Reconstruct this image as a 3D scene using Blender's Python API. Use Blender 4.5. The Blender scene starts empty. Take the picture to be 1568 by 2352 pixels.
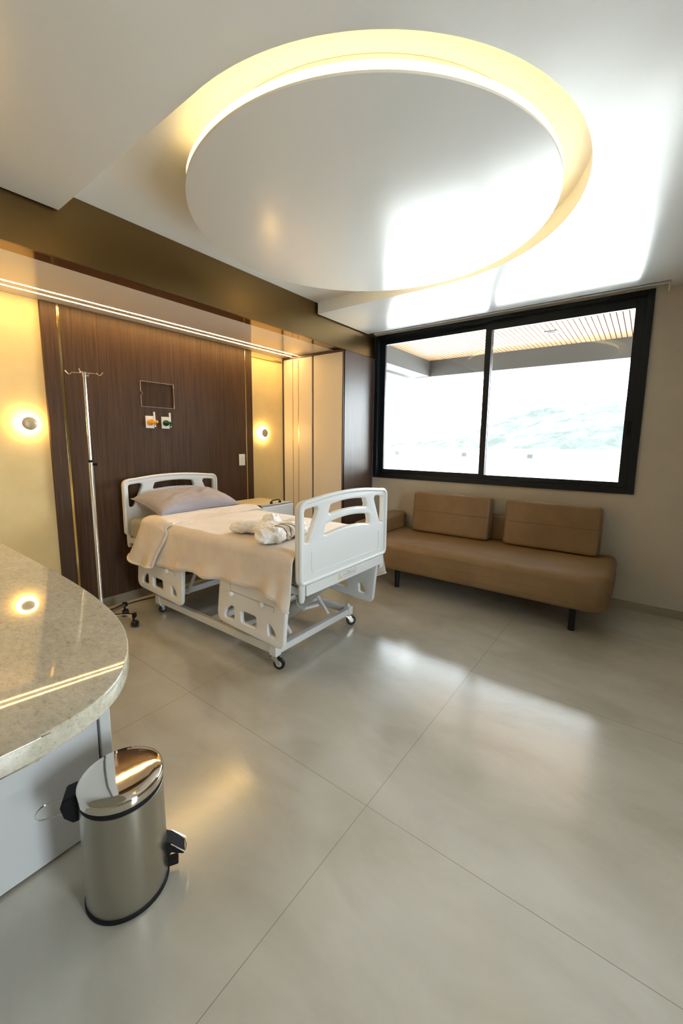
import bpy, bmesh, math, random
from mathutils import Vector, Matrix, noise
PI = math.pi
random.seed(7)
SC = bpy.context.scene
COL = SC.collection
# ------------------------------------------------------------------ camera
F_PX, PITCH, YAW, ROLL, PY = 929.7, 0.1365, 0.6411, 0.0098, 1145.2
fw = Vector((math.cos(YAW)*math.cos(PITCH), math.sin(YAW)*math.cos(PITCH), -math.sin(PITCH)))
rt = Vector((math.sin(YAW), -math.cos(YAW), 0))
up = rt.cross(fw)
r2 = rt*math.cos(ROLL)+up*math.sin(ROLL)
u2 = -rt*math.sin(ROLL)+up*math.cos(ROLL)
cam_d = bpy.data.cameras.new('camera')
cam_d.sensor_fit = 'VERTICAL'
cam_d.sensor_height = 36.0
cam_d.sensor_width = 24.0
cam_d.lens = F_PX/2352*36.0
cam_d.shift_y = -(1176-PY)/2352
cam_d.clip_start = 0.02
cam_d.clip_end = 2000
cam = bpy.data.objects.new('camera', cam_d)
COL.objects.link(cam)
M3 = Matrix((r2, u2, -fw)).transposed()
cam.matrix_world = Matrix.Translation((0, 0, 1.415)) @ M3.to_4x4()
SC.camera = cam
# ------------------------------------------------------------------ world, exposure
SKY = 17.0
w = bpy.data.worlds.new('world'); SC.world = w; w.use_nodes = True
wn = w.node_tree.nodes; bg = wn['Background']
bg.inputs[0].default_value = (0.84, 0.95, 1.0, 1); bg.inputs[1].default_value = SKY
SC.view_settings.view_transform = 'Standard'
SC.view_settings.look = 'None'
SC.view_settings.exposure = 0.62
SC.view_settings.gamma = 1.0
SC.view_settings.use_curve_mapping = False
RING_E = 8.0
LINE_E = 52.0
SCONCE_E = 22.0
# sun: high, striking the terrace beyond the canopy only
sd = bpy.data.lights.new('sun', 'SUN'); sd.energy = 20; sd.angle = 0.01; sd.color = (1.0, 0.97, 0.92)
so = bpy.data.objects.new('sun', sd); COL.objects.link(so)
so.rotation_euler = Vector((-0.42, 0.16, -0.90)).to_track_quat('-Z', 'Y').to_euler()
# window portal: tells the sampler where daylight enters (gives off no light itself)
pd = bpy.data.lights.new('window_portal', 'AREA'); pd.shape = 'RECTANGLE'; pd.size = 1.64; pd.size_y = 2.6
pd.cycles.is_portal = True
po = bpy.data.objects.new('window_portal', pd); COL.objects.link(po)
po.location = (4.30, 1.36, 1.83); po.rotation_euler = (0, PI/2, 0)

pd2 = bpy.data.lights.new('window_portal', 'AREA'); pd2.shape = 'RECTANGLE'; pd2.size = 0.85; pd2.size_y = 1.9  # portal of the added window behind the camera
pd2.cycles.is_portal = True
po2 = bpy.data.objects.new('window_portal', pd2); COL.objects.link(po2)
po2.location = (0.725, -2.68, 1.35); po2.rotation_euler = (PI/2, 0, 0)
# ------------------------------------------------------------------ materials
MATS = {}
def mat(name, col, rough=0.5, metal=0.0, spec=0.5, coat=0.0, emis=None, estr=0.0, trans=0.0, sheen=0.0, fn=None, ior=None):
    m = bpy.data.materials.new(name); m.use_nodes = True
    nt = m.node_tree; b = nt.nodes['Principled BSDF']
    b.inputs['Base Color'].default_value = (*col, 1)
    b.inputs['Roughness'].default_value = rough
    b.inputs['Metallic'].default_value = metal
    b.inputs['Specular IOR Level'].default_value = spec
    b.inputs['Coat Weight'].default_value = coat
    b.inputs['Coat Roughness'].default_value = 0.08
    b.inputs['Transmission Weight'].default_value = trans
    b.inputs['Sheen Weight'].default_value = sheen
    if ior: b.inputs['IOR'].default_value = ior
    if emis:
        b.inputs['Emission Color'].default_value = (*emis, 1)
        b.inputs['Emission Strength'].default_value = estr
    if fn: fn(nt, b)
    MATS[name] = m
    return m
def texc(nt, scale=(1, 1, 1), kind='Object'):
    t = nt.nodes.new('ShaderNodeTexCoord'); mp = nt.nodes.new('ShaderNodeMapping')
    mp.inputs['Scale'].default_value = scale
    nt.links.new(t.outputs[kind], mp.inputs['Vector'])
    return mp.outputs['Vector']
def noise_n(nt, vec, scale, detail=4, rough=0.55, dist=0.0):
    n = nt.nodes.new('ShaderNodeTexNoise')
    n.inputs['Scale'].default_value = scale; n.inputs['Detail'].default_value = detail
    n.inputs['Roughness'].default_value = rough; n.inputs['Distortion'].default_value = dist
    nt.links.new(vec, n.inputs['Vector'])
    return n.outputs['Fac']
def ramp(nt, fac, stops):
    r = nt.nodes.new('ShaderNodeValToRGB')
    el = r.color_ramp.elements
    while len(el) < len(stops): el.new(0.5)
    for e, (p, c) in zip(el, stops):
        e.position = p; e.color = (*c, 1)
    nt.links.new(fac, r.inputs['Fac'])
    return r.outputs['Color']
def mixc(nt, fac, a, b, mode='MIX'):
    m = nt.nodes.new('ShaderNodeMix'); m.data_type = 'RGBA'; m.blend_type = mode
    if isinstance(fac, float): m.inputs['Factor'].default_value = fac
    else: nt.links.new(fac, m.inputs['Factor'])
    nt.links.new(a, m.inputs[6]) if not isinstance(a, tuple) else setattr(m.inputs[6], 'default_value', (*a, 1))
    nt.links.new(b, m.inputs[7]) if not isinstance(b, tuple) else setattr(m.inputs[7], 'default_value', (*b, 1))
    return m.outputs[2]
def math_n(nt, op, a, b=None):
    m = nt.nodes.new('ShaderNodeMath'); m.operation = op
    for i, v in enumerate((a, b)):
        if v is None: continue
        if isinstance(v, (int, float)): m.inputs[i].default_value = v
        else: nt.links.new(v, m.inputs[i])
    return m.outputs[0]
def bump(nt, b, h, strength=0.2, dist=0.01):
    n = nt.nodes.new('ShaderNodeBump'); n.inputs['Strength'].default_value = strength
    n.inputs['Distance'].default_value = dist
    nt.links.new(h, n.inputs['Height']); nt.links.new(n.outputs['Normal'], b.inputs['Normal'])

TX0, TY0, TS = 1.2002, 0.7583, 1.2
def floor_fn(nt, b):
    v = texc(nt)
    n1 = noise_n(nt, v, 1.3, 4, 0.5, 0.2)
    v2 = texc(nt, (1.0, 0.45, 1))
    n2 = noise_n(nt, v2, 4.2, 8, 0.62, 0.5)
    base = ramp(nt, n1, [(0.30, (0.49, 0.46, 0.385)), (0.52, (0.53, 0.505, 0.435)), (0.72, (0.57, 0.55, 0.49))])
    vein = ramp(nt, n2, [(0.25, (0.83, 0.81, 0.775)), (0.50, (0.96, 0.955, 0.945)), (0.72, (1.06, 1.06, 1.06))])
    c = mixc(nt, 1.0, base, vein, 'MULTIPLY')
    # joints between 1.2 m tiles
    sx = nt.nodes.new('ShaderNodeSeparateXYZ'); t = nt.nodes.new('ShaderNodeTexCoord'); nt.links.new(t.outputs['Object'], sx.inputs[0])
    lines = None
    for ax, off in ((0, TX0), (1, TY0)):
        a = math_n(nt, 'SUBTRACT', sx.outputs[ax], off-TS*20)
        a = math_n(nt, 'DIVIDE', a, TS); a = math_n(nt, 'ADD', a, 0.5); a = math_n(nt, 'FRACT', a)
        a = math_n(nt, 'SUBTRACT', a, 0.5); a = math_n(nt, 'ABSOLUTE', a); a = math_n(nt, 'LESS_THAN', a, 0.0009)
        lines = a if lines is None else math_n(nt, 'MAXIMUM', lines, a)
    c = mixc(nt, lines, c, (0.28, 0.24, 0.18))
    nt.links.new(c, b.inputs['Base Color'])
    b.inputs['Coat Roughness'].default_value = 0.17
    r = math_n(nt, 'MULTIPLY', n2, 0.10); r = math_n(nt, 'ADD', r, 0.15)
    nt.links.new(r, b.inputs['Roughness'])
mat('floor_tile', (0.5, 0.46, 0.38), 0.3, spec=1.0, coat=0.8, fn=floor_fn)
def plaster(name, col, rough=0.75, amt=0.05, spec=0.3):
    def fn(nt, b):
        v = texc(nt); n = noise_n(nt, v, 3.0, 5, 0.6)
        c = ramp(nt, n, [(0.3, tuple(x*(1-amt) for x in col)), (0.7, tuple(min(1, x*(1+amt)) for x in col))])
        nt.links.new(c, b.inputs['Base Color'])
        n2 = noise_n(nt, v, 120, 3); bump(nt, b, n2, 0.04, 0.003)
    return mat(name, col, rough, spec=spec, fn=fn)
plaster('wall_paint', (0.52, 0.455, 0.355), 0.7)
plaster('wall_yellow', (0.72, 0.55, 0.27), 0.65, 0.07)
mat('ceiling_gloss', (0.70, 0.70, 0.67), 0.24, spec=0.7)
mat('ceiling_upper', (0.74, 0.73, 0.69), 0.6, spec=0.3)
mat('soffit_gloss', (0.66, 0.61, 0.54), 0.11, spec=0.5)
def wood(name, c1, c2, rough, vertical='z', sc=1.0, spec=0.5):
    def fn(nt, b):
        s = {'z': (14, 14, 0.35), 'x': (0.35, 14, 14), 'y': (14, 0.35, 14)}[vertical]
        v = texc(nt, s); n = noise_n(nt, v, 4.0*sc, 8, 0.7, 0.25)
        v2 = texc(nt, tuple(x*4 if x > 1 else x*1.5 for x in s)); n2 = noise_n(nt, v2, 5.0*sc, 5, 0.7)
        m = math_n(nt, 'MULTIPLY', n2, 0.5); m = math_n(nt, 'ADD', m, math_n(nt, 'MULTIPLY', n, 0.5))
        c = ramp(nt, m, [(0.36, c1), (0.5, tuple((p+q)/2 for p, q in zip(c1, c2))), (0.64, c2)])
        nt.links.new(c, b.inputs['Base Color'])
        bump(nt, b, n2, 0.12, 0.002)
    return mat(name, c1, rough, spec=spec, fn=fn)
wood('panel_wood', (0.026, 0.0125, 0.0065), (0.104, 0.053, 0.026), 0.45, spec=0.28)
wood('wardrobe_wood', (0.048, 0.026, 0.018), (0.105, 0.062, 0.045), 0.36)
def brushed(name, col, rough, sc=(2, 2, 90)):
    def fn(nt, b):
        v = texc(nt, sc); n = noise_n(nt, v, 6, 4)
        r = math_n(nt, 'MULTIPLY', n, 0.2); r = math_n(nt, 'ADD', r, rough-0.1)
        nt.links.new(r, b.inputs['Roughness']); bump(nt, b, n, 0.05, 0.002)
    return mat(name, col, rough, metal=1.0, fn=fn)
brushed('bronze_satin', (0.20, 0.128, 0.052), 0.34)
mat('bronze_mirror', (0.24, 0.145, 0.065), 0.10, metal=0.9)
mat('brass', (0.72, 0.52, 0.20), 0.16, metal=1.0)
mat('bead_shade', (0.22, 0.19, 0.05), 0.35, metal=0.6)  # dark olive colour carries the shadow line of the wall-top bead
mat('door_cream', (0.74, 0.65, 0.53), 0.38)
mat('gap_shade', (0.008, 0.005, 0.004), 0.8, spec=0.1)  # near-black: shade of door gaps and kick recess put into the colour
mat('skirting', (0.27, 0.225, 0.165), 0.45)
mat('skirting_light', (0.30, 0.25, 0.175), 0.45)
mat('acrylic_edge', (0.42, 0.33, 0.26), 0.4)
mat('lamp_rim', (0.9, 0.8, 0.6), 0.5, emis=(1.0, 0.80, 0.42), estr=1.3)
mat('black_aluminium', (0.006, 0.008, 0.011), 0.40, spec=0.3)
mat('white_paint', (0.72, 0.71, 0.68), 0.5)
mat('white_plastic', (0.78, 0.78, 0.77), 0.33)
mat('white_metal', (0.74, 0.74, 0.73), 0.35)
mat('grey_metal', (0.42, 0.41, 0.37), 0.4)
mat('black_rubber', (0.012, 0.012, 0.012), 0.45)
mat('black_plastic', (0.009, 0.009, 0.010), 0.6, spec=0.2)
mat('chrome', (0.78, 0.77, 0.75), 0.12, metal=1.0)
mat('chrome_soft', (0.70, 0.69, 0.66), 0.25, metal=1.0)
mat('alu', (0.55, 0.57, 0.60), 0.35, metal=0.8)
def steel_fn(nt, b):
    v = texc(nt, (3, 3, 60)); n = noise_n(nt, v, 8, 4)
    r = math_n(nt, 'MULTIPLY', n, 0.06); r = math_n(nt, 'ADD', r, 0.27); nt.links.new(r, b.inputs['Roughness'])
mat('steel_brushed', (0.46, 0.44, 0.38), 0.28, metal=1.0, fn=steel_fn)
mat('steel_mirror', (0.74, 0.70, 0.64), 0.06, metal=1.0)
def leather_fn(nt, b):
    v = texc(nt); n = noise_n(nt, v, 260, 3); n2 = noise_n(nt, v, 5, 3)
    c = ramp(nt, n2, [(0.3, (0.205, 0.116, 0.045)), (0.7, (0.240, 0.140, 0.058))]); nt.links.new(c, b.inputs['Base Color'])
    bump(nt, b, n, 0.10, 0.001)
mat('tan_leather', (0.25, 0.15, 0.07), 0.42, fn=leather_fn)
mat('tan_seam', (0.10, 0.055, 0.022), 0.6)
def cloth(name, c, sc=160, rough=0.9, sheen=0.4, amt=0.08, st=0.25):
    def fn(nt, b):
        v = texc(nt); n = noise_n(nt, v, sc, 3); n2 = noise_n(nt, v, 6, 4)
        cc = ramp(nt, n2, [(0.35, tuple(x*(1-amt) for x in c)), (0.65, tuple(min(1, x*(1+amt)) for x in c))])
        nt.links.new(cc, b.inputs['Base Color']); bump(nt, b, n, st, 0.002)
    return mat(name, c, rough, sheen=sheen, spec=0.2, fn=fn)
cloth('blanket_fleece', (0.70, 0.61, 0.52), 120, amt=0.06)
cloth('pillow_satin', (0.36, 0.335, 0.37), 400, 0.42, 0.1, 0.04, 0.05)
cloth('sheet_grey', (0.36, 0.34, 0.29), 200)
cloth('robe_white', (0.94, 0.925, 0.90), 300, sheen=0.0, amt=0.01)
mat('stripe_brown', (0.10, 0.05, 0.035), 0.8)
def granite_fn(nt, b):
    v = texc(nt); v2 = texc(nt, (1.0, 0.45, 1.0))
    a = noise_n(nt, v2, 90, 6, 0.8); a2 = noise_n(nt, v, 240, 3, 0.6); a3 = noise_n(nt, v2, 22, 4, 0.6)
    c = ramp(nt, a, [(0.30, (0.30, 0.27, 0.20)), (0.42, (0.53, 0.485, 0.375)), (0.56, (0.60, 0.56, 0.45)), (0.72, (0.68, 0.65, 0.55))])
    d = ramp(nt, a2, [(0.27, (0.62, 0.61, 0.59)), (0.40, (1, 1, 1))])
    e = ramp(nt, a3, [(0.3, (0.86, 0.85, 0.82)), (0.6, (1, 1, 1))])
    c = mixc(nt, 1.0, c, d, 'MULTIPLY'); c = mixc(nt, 1.0, c, e, 'MULTIPLY')
    nt.links.new(c, b.inputs['Base Color'])
mat('granite', (0.5, 0.46, 0.38), 0.035, spec=0.6, fn=granite_fn)
mat('laminate_white', (0.62, 0.63, 0.64), 0.4)
mat('table_top', (0.66, 0.58, 0.42), 0.4)
mat('yellow_plastic', (0.80, 0.36, 0.02), 0.25)
mat('green_plastic', (0.012, 0.07, 0.03), 0.25)
mat('warning_yellow', (0.8, 0.62, 0.03), 0.5)
mat('label_red', (0.35, 0.10, 0.10), 0.5)
mat('label_grey', (0.30, 0.30, 0.32), 0.5)
mat('led_ring', (0.9, 0.8, 0.6), 0.5, emis=(1.0, 0.72, 0.30), estr=RING_E)
mat('led_line', (0.9, 0.9, 0.8), 0.5, emis=(1.0, 0.64, 0.22), estr=LINE_E)
mat('sconce_glow', (0.9, 0.8, 0.6), 0.5, emis=(1.0, 0.66, 0.22), estr=SCONCE_E)
mat('sconce_cap', (0.50, 0.40, 0.25), 0.35, metal=0.2)  # colour lightened to stand in for bloom from the glowing ring
mat('slat_wood', (0.20, 0.108, 0.052), 0.6)
mat('slat_back', (0.05, 0.024, 0.012), 0.8)
mat('fascia_grey', (0.026, 0.025, 0.022), 0.7)
mat('outside_white', (0.75, 0.77, 0.78), 0.8)
mat('outside_grey', (0.045, 0.052, 0.05), 0.8)
def hill_fn(nt, b):
    v = texc(nt, (0.35, 1, 2)); n = noise_n(nt, v, 0.16, 8, 0.7)
    c = ramp(nt, n, [(0.38, (0.025, 0.030, 0.028)), (0.50, (0.037, 0.040, 0.039)), (0.57, (0.07, 0.07, 0.07))]); nt.links.new(c, b.inputs['Base Color'])
mat('hill_green', (0.16, 0.2, 0.18), 1.0, spec=0.0, fn=hill_fn)
def glass_mat(name, tint=(1, 1, 1), ior=1.5, gl=1.0, front_only=False):
    m = bpy.data.materials.new(name); m.use_nodes = True; nt = m.node_tree
    for n in list(nt.nodes): nt.nodes.remove(n)
    o = nt.nodes.new('ShaderNodeOutputMaterial'); mx = nt.nodes.new('ShaderNodeMixShader')
    tr = nt.nodes.new('ShaderNodeBsdfTransparent'); tr.inputs[0].default_value = (*tint, 1)
    g = nt.nodes.new('ShaderNodeBsdfGlossy'); g.inputs['Roughness'].default_value = 0.0; g.inputs[0].default_value = (gl, gl, gl, 1)
    f = nt.nodes.new('ShaderNodeFresnel'); f.inputs[0].default_value = ior
    fo = f.outputs[0]
    if front_only:
        ge = nt.nodes.new('ShaderNodeNewGeometry'); fo = math_n(nt, 'MULTIPLY', fo, math_n(nt, 'SUBTRACT', 1.0, ge.outputs['Backfacing']))
    nt.links.new(fo, mx.inputs[0]); nt.links.new(tr.outputs[0], mx.inputs[1]); nt.links.new(g.outputs[0], mx.inputs[2])
    nt.links.new(mx.outputs[0], o.inputs[0]); MATS[name] = m
glass_mat('window_glass')
glass_mat('acrylic', (0.95, 0.94, 0.94), front_only=True)

# ------------------------------------------------------------------ mesh helpers
def bm_box(bm, x0, x1, y0, y1, z0, z1, mtx=None):
    vs = [Vector((x, y, z)) for x in (x0, x1) for y in (y0, y1) for z in (z0, z1)]
    if mtx: vs = [mtx @ v for v in vs]
    v = [bm.verts.new(p) for p in vs]
    for f in ((0, 1, 3, 2), (4, 6, 7, 5), (0, 4, 5, 1), (2, 3, 7, 6), (0, 2, 6, 4), (1, 5, 7, 3)):
        bm.faces.new([v[i] for i in f])
def frame_of(d):
    d = d.normalized(); a = Vector((0, 0, 1)) if abs(d.z) < 0.95 else Vector((1, 0, 0))
    s = d.cross(a).normalized(); return s, d.cross(s).normalized()
def bm_tube(bm, pts, r, n=16, caps=True, closed=False):
    pts = [Vector(p) for p in pts]; rs = r if isinstance(r, (list, tuple)) else [r]*len(pts)
    rings = []; prev = None
    for i, p in enumerate(pts):
        if closed: d = pts[(i+1) % len(pts)]-pts[i-1]
        else: d = pts[min(i+1, len(pts)-1)]-pts[max(i-1, 0)]
        if prev is None: s, t = frame_of(d)
        else:
            dn = d.normalized(); s = (prev-dn*prev.dot(dn)).normalized(); t = dn.cross(s).normalized()
        prev = s
        rings.append([bm.verts.new(p+(s*math.cos(2*PI*k/n)+t*math.sin(2*PI*k/n))*rs[i]) for k in range(n)])
    m = len(rings)
    for i in range(m if closed else m-1):
        a, b = rings[i], rings[(i+1) % m]
        for k in range(n): bm.faces.new((a[k], a[(k+1) % n], b[(k+1) % n], b[k]))
    if caps and not closed:
        bm.faces.new(rings[0][::-1]); bm.faces.new(rings[-1])
def bm_lathe(bm, prof, n=48, mtx=None, sx=1.0, sy=1.0):
    rings = []
    for r, z in prof:
        ring = []
        for k in range(n):
            p = Vector((r*math.cos(2*PI*k/n)*sx, r*math.sin(2*PI*k/n)*sy, z))
            ring.append(bm.verts.new(mtx @ p if mtx else p))
        rings.append(ring)
    for a, b in zip(rings, rings[1:]):
        for k in range(n): bm.faces.new((a[k], a[(k+1) % n], b[(k+1) % n], b[k]))
    bm.faces.new(rings[0][::-1]); bm.faces.new(rings[-1])
def link(name, me, m, parent=None, smooth=True, bevel=0.0, seg=3, angle=0.6, subsurf=0):
    o = bpy.data.objects.new(name, me); COL.objects.link(o)
    if m:
        me.materials.clear(); me.materials.append(MATS[m])
    if parent: o.parent = parent; o.matrix_parent_inverse = parent.matrix_world.inverted() if parent.matrix_world != Matrix() else Matrix()
    if bevel > 0:
        b = o.modifiers.new('bevel', 'BEVEL'); b.width = bevel; b.segments = seg; b.limit_method = 'ANGLE'; b.angle_limit = 0.7
        b.harden_normals = False
    if subsurf:
        s = o.modifiers.new('sub', 'SUBSURF'); s.levels = subsurf; s.render_levels = subsurf
    if smooth:
        for p in me.polygons: p.use_smooth = True
        try:
            me.set_sharp_from_angle(angle=angle)
        except Exception: pass
    return o
def obj(name, bm, m, parent=None, **k):
    bmesh.ops.recalc_face_normals(bm, faces=bm.faces)
    me = bpy.data.meshes.new(name); bm.to_mesh(me); bm.free()
    return link(name, me, m, parent, **k)
def box(name, x0, x1, y0, y1, z0, z1, m, parent=None, bevel=0.0, mtx=None, **k):
    bm = bmesh.new(); bm_box(bm, x0, x1, y0, y1, z0, z1, mtx); return obj(name, bm, m, parent, bevel=bevel, **k)
def tube(name, pts, r, m, parent=None, n=16, **k):
    bm = bmesh.new(); bm_tube(bm, pts, r, n); return obj(name, bm, m, parent, **k)
def tag(o, label, cat, group=None):
    o['label'] = label; o['category'] = cat
    if group: o['group'] = group
    return o
def thing(name, label, cat, loc=(0, 0, 0), group=None):
    o = bpy.data.objects.new(name, None); COL.objects.link(o); o.location = loc; o.empty_display_size = 0.1
    bpy.context.view_layer.update()
    return tag(o, label, cat, group)
def struct(o): o['kind'] = 'structure'; return o
def copy_tree(root, delta, label=None):
    r = root.copy(); COL.objects.link(r); r.location = root.location+Vector(delta)
    if label: r['label'] = label
    for ch in list(root.children):
        c = ch.copy(); COL.objects.link(c); c.parent = r; c.matrix_parent_inverse = ch.matrix_parent_inverse.copy()
        for g in list(ch.children):
            d = g.copy(); COL.objects.link(d); d.parent = c; d.matrix_parent_inverse = g.matrix_parent_inverse.copy()
    return r
def round_poly(pts, r, n=8):
    out = []; m = len(pts)
    rs = r if isinstance(r, (list, tuple)) else [r]*m
    for i in range(m):
        p0, p, p1 = (Vector(pts[i-1]), Vector(pts[i]), Vector(pts[(i+1) % m]))
        a = (p0-p); b = (p1-p); la, lb = a.length, b.length
        if rs[i] <= 0: out.append(tuple(p)); continue
        a.normalize(); b.normalize(); ang = a.angle(b)
        t = min(rs[i]/math.tan(ang/2), la*0.48, lb*0.48); rr = t*math.tan(ang/2)
        c = p+(a+b).normalized()*(rr/math.sin(ang/2))
        s = p+a*t-c; e = p+b*t-c
        for k in range(n+1):
            f = k/n; tot = s.angle(e); 
            v = (s*math.sin((1-f)*tot)+e*math.sin(f*tot))/math.sin(tot) if tot > 1e-4 else s
            out.append(tuple(c+v))
    return out
def plate(name, loops, thick, bev, mtx, m, parent=None, **k):
    """flat shape with holes, centred on local z=0, thickness thick, rounded rim bev"""
    cu = bpy.data.curves.new(name, 'CURVE'); cu.dimensions = '2D'; cu.fill_mode = 'BOTH'
    cu.extrude = max(thick/2-bev, 0.0001); cu.bevel_depth = bev; cu.bevel_resolution = 3; cu.offset = -bev
    for lp in loops:
        s = cu.splines.new('POLY'); s.points.add(len(lp)-1); s.use_cyclic_u = True
        for pt, (x, y) in zip(s.points, lp): pt.co = (x, y, 0, 1)
    tmp = bpy.data.objects.new('tmp_'+name, cu); COL.objects.link(tmp)
    dg = bpy.context.evaluated_depsgraph_get()
    me = bpy.data.meshes.new_from_object(tmp.evaluated_get(dg)); bpy.data.objects.remove(tmp); bpy.data.curves.remove(cu)
    me.name = name; me.transform(mtx)
    bm = bmesh.new(); bm.from_mesh(me); bmesh.ops.remove_doubles(bm, verts=bm.verts, dist=1e-5); bmesh.ops.recalc_face_normals(bm, faces=bm.faces); bm.to_mesh(me); bm.free()
    return link(name, me, m, parent, **k)
# plane maps: local x -> world x, local y -> world z, local z -> -world y
def M_xz(y): return Matrix(((1, 0, 0, 0), (0, 0, -1, y), (0, 1, 0, 0), (0, 0, 0, 1)))
# local x -> world y, local y -> world z, local z -> world x
def M_yz(x): return Matrix(((0, 0, 1, x), (1, 0, 0, 0), (0, 1, 0, 0), (0, 0, 0, 1)))
def M_xy(z): return Matrix.Translation((0, 0, z))

# ------------------------------------------------------------------ room shell
XW, YW, YP, YB, YV, ZS, H1, H2 = 4.217, 3.60, 3.572, 2.674, 2.823, 2.414, 2.644, 2.7535
XB, YBK = -2.2, -2.6
struct(box('floor', XB-0.2, XW+0.15, YBK-0.2, YW+0.2, -0.12, 0, 'floor_tile', smooth=False))
bm = bmesh.new(); bm_box(bm, XB, 0.3, YBK-0.15, YBK, 0, 2.95); bm_box(bm, 1.15, XW, YBK-0.15, YBK, 0, 2.95); bm_box(bm, 0.3, 1.15, YBK-0.15, YBK, 0, 0.4); bm_box(bm, 0.3, 1.15, YBK-0.15, YBK, 2.3, 2.95)  # back wall with an opening for the added window
struct(obj('wall_back', bm, 'wall_paint', smooth=False))
struct(box('wall_left', XB-0.15, XB, YBK-0.15, YW+0.15, 0, 2.95, 'wall_paint', smooth=False))
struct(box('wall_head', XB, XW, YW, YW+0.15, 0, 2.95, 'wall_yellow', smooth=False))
WY0, WY1, WZ0, WZ1 = 0.054, 2.66, 1.006, 2.652
bm = bmesh.new()
bm_box(bm, XW, XW+0.16, YBK-0.15, WY0+0.02, 0, 2.95); bm_box(bm, XW, XW+0.16, WY1-0.02, YW+0.15, 0, 2.95)
bm_box(bm, XW, XW+0.16, WY0+0.02, WY1-0.02, 0, WZ0+0.02); bm_box(bm, XW, XW+0.16, WY0+0.02, WY1-0.02, WZ1-0.02, 2.95)
struct(obj('wall_window', bm, 'wall_paint', smooth=False))
# baseboards
struct(box('baseboard_window', XW-0.012, XW, YBK, YB, 0, 0.07, 'skirting_light', bevel=0.002))
struct(box('baseboard_head', XB, 3.60, YP+0.008, YW, 0, 0.085, 'skirting', bevel=0.002))
# upper ceiling
struct(box('ceiling_upper', XB, XW, YBK, YW, H2, H2+0.12, 'ceiling_upper', smooth=False))
# lower glossy slab with U-shaped opening and curtain notch
CX, CY, CR = 2.063, 1.375, 1.083
pts = [(XB, YBK), (XW, YBK), (XW, -0.035), (4.03, -0.035), (4.03, YB-0.02), (CX+CR, YB-0.02)]
pts += [(CX+CR*math.cos(t), CY+CR*math.sin(t)) for t in [-PI*k/96 for k in range(97)]]
pts += [(CX-CR, YB-0.02), (XB, YB-0.02)]
struct(plate('ceiling', [pts], H2-H1, 0.0008, M_xy((H1+H2)/2), 'ceiling_gloss', angle=0.5))
# bulkhead beam: satin bronze front, mirror bronze underside, then pale soffit over the bed head
bm = bmesh.new(); bm_box(bm, XB, XW, YB, YB+0.02, ZS-0.006, H2)
struct(obj('trim_1', bm, 'bronze_satin', smooth=False))
bm = bmesh.new(); bm_box(bm, XB, XW, YB+0.02, YV, ZS, ZS+0.02)
struct(obj('trim_2', bm, 'bronze_mirror', smooth=False))
struct(box('ceiling_soffit', XB, XW, YV, YW, ZS, ZS+0.05, 'soffit_gloss', smooth=False))
# bead at head of yellow wall beside the wardrobe, its shadow line coloured in
struct(box('trim_3', 3.115, 3.585, YW-0.012, YW, 2.350, 2.372, 'bead_shade', bevel=0.002))
# curtain track above the window
t = tag(bpy.data.objects.new('curtain_track', None), 'white curtain track along the wall just above the black window frame', 'curtain track'); COL.objects.link(t)
box('track_rail', XW-0.030, XW-0.002, -0.022, 2.72, 2.690, H2-0.002, 'white_paint', t, bevel=0.002)
box('lower_lip', XW-0.034, XW-0.002, -0.022, 2.72, 2.672, 2.684, 'white_plastic', t, bevel=0.002)
box('end_cap', XW-0.040, XW-0.002, -0.034, -0.022, 2.606, H2-0.002, 'white_paint', t, bevel=0.002)

# ------------------------------------------------------------------ window
win = bpy.data.objects.new('window_1', None); COL.objects.link(win); struct(win)
def rect_frame(bm, x0, x1, y0, y1, z0, z1, wl, wr, wb, wt):
    bm_box(bm, x0, x1, y0, y0+wr, z0, z1); bm_box(bm, x0, x1, y1-wl, y1, z0, z1)
    bm_box(bm, x0, x1, y0+wr, y1-wl, z0, z0+wb); bm_box(bm, x0, x1, y0+wr, y1-wl, z1-wt, z1)
bm = bmesh.new(); rect_frame(bm, XW-0.022, XW+0.10, WY0, WY1, WZ0, WZ1, .05, .05, .05, .038)
bm_box(bm, XW-0.016, XW-0.004, WY0+.05, WY1-.05, WZ1-.044, WZ1-.040); bm_box(bm, XW+0.004, XW+0.012, WY0+.05, WY1-.05, WZ1-.052, WZ1-.038)
obj('outer_frame', bm, 'black_aluminium', win, smooth=False, bevel=0.002)
bm = bmesh.new(); rect_frame(bm, XW+0.045, XW+0.080, 1.322, WY1-0.045, WZ0+.045, WZ1-.036, .058, .058, .058, .058)
obj('sash', bm, 'black_aluminium', win, smooth=False, bevel=0.002)
bm = bmesh.new(); rect_frame(bm, XW+0.005, XW+0.040, WY0+0.045, 1.382, WZ0+.045, WZ1-.050, .058, .075, .052, .072)
obj('sash', bm, 'black_aluminium', win, smooth=False, bevel=0.002)
bm = bmesh.new(); bm_box(bm, XW+0.060, XW+0.064, 1.37, WY1-0.09, WZ0+.09, WZ1-.08); obj('glass_pane', bm, 'window_glass', win, smooth=False)
bm = bmesh.new(); bm_box(bm, XW+0.020, XW+0.024, WY0+0.11, 1.33, WZ0+.09, WZ1-.11); obj('glass_pane', bm, 'window_glass', win, smooth=False)
box('latch', XW-0.006, XW+0.006, 0.120, 0.150, 1.50, 1.62, 'black_plastic', win, bevel=0.003)

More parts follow.
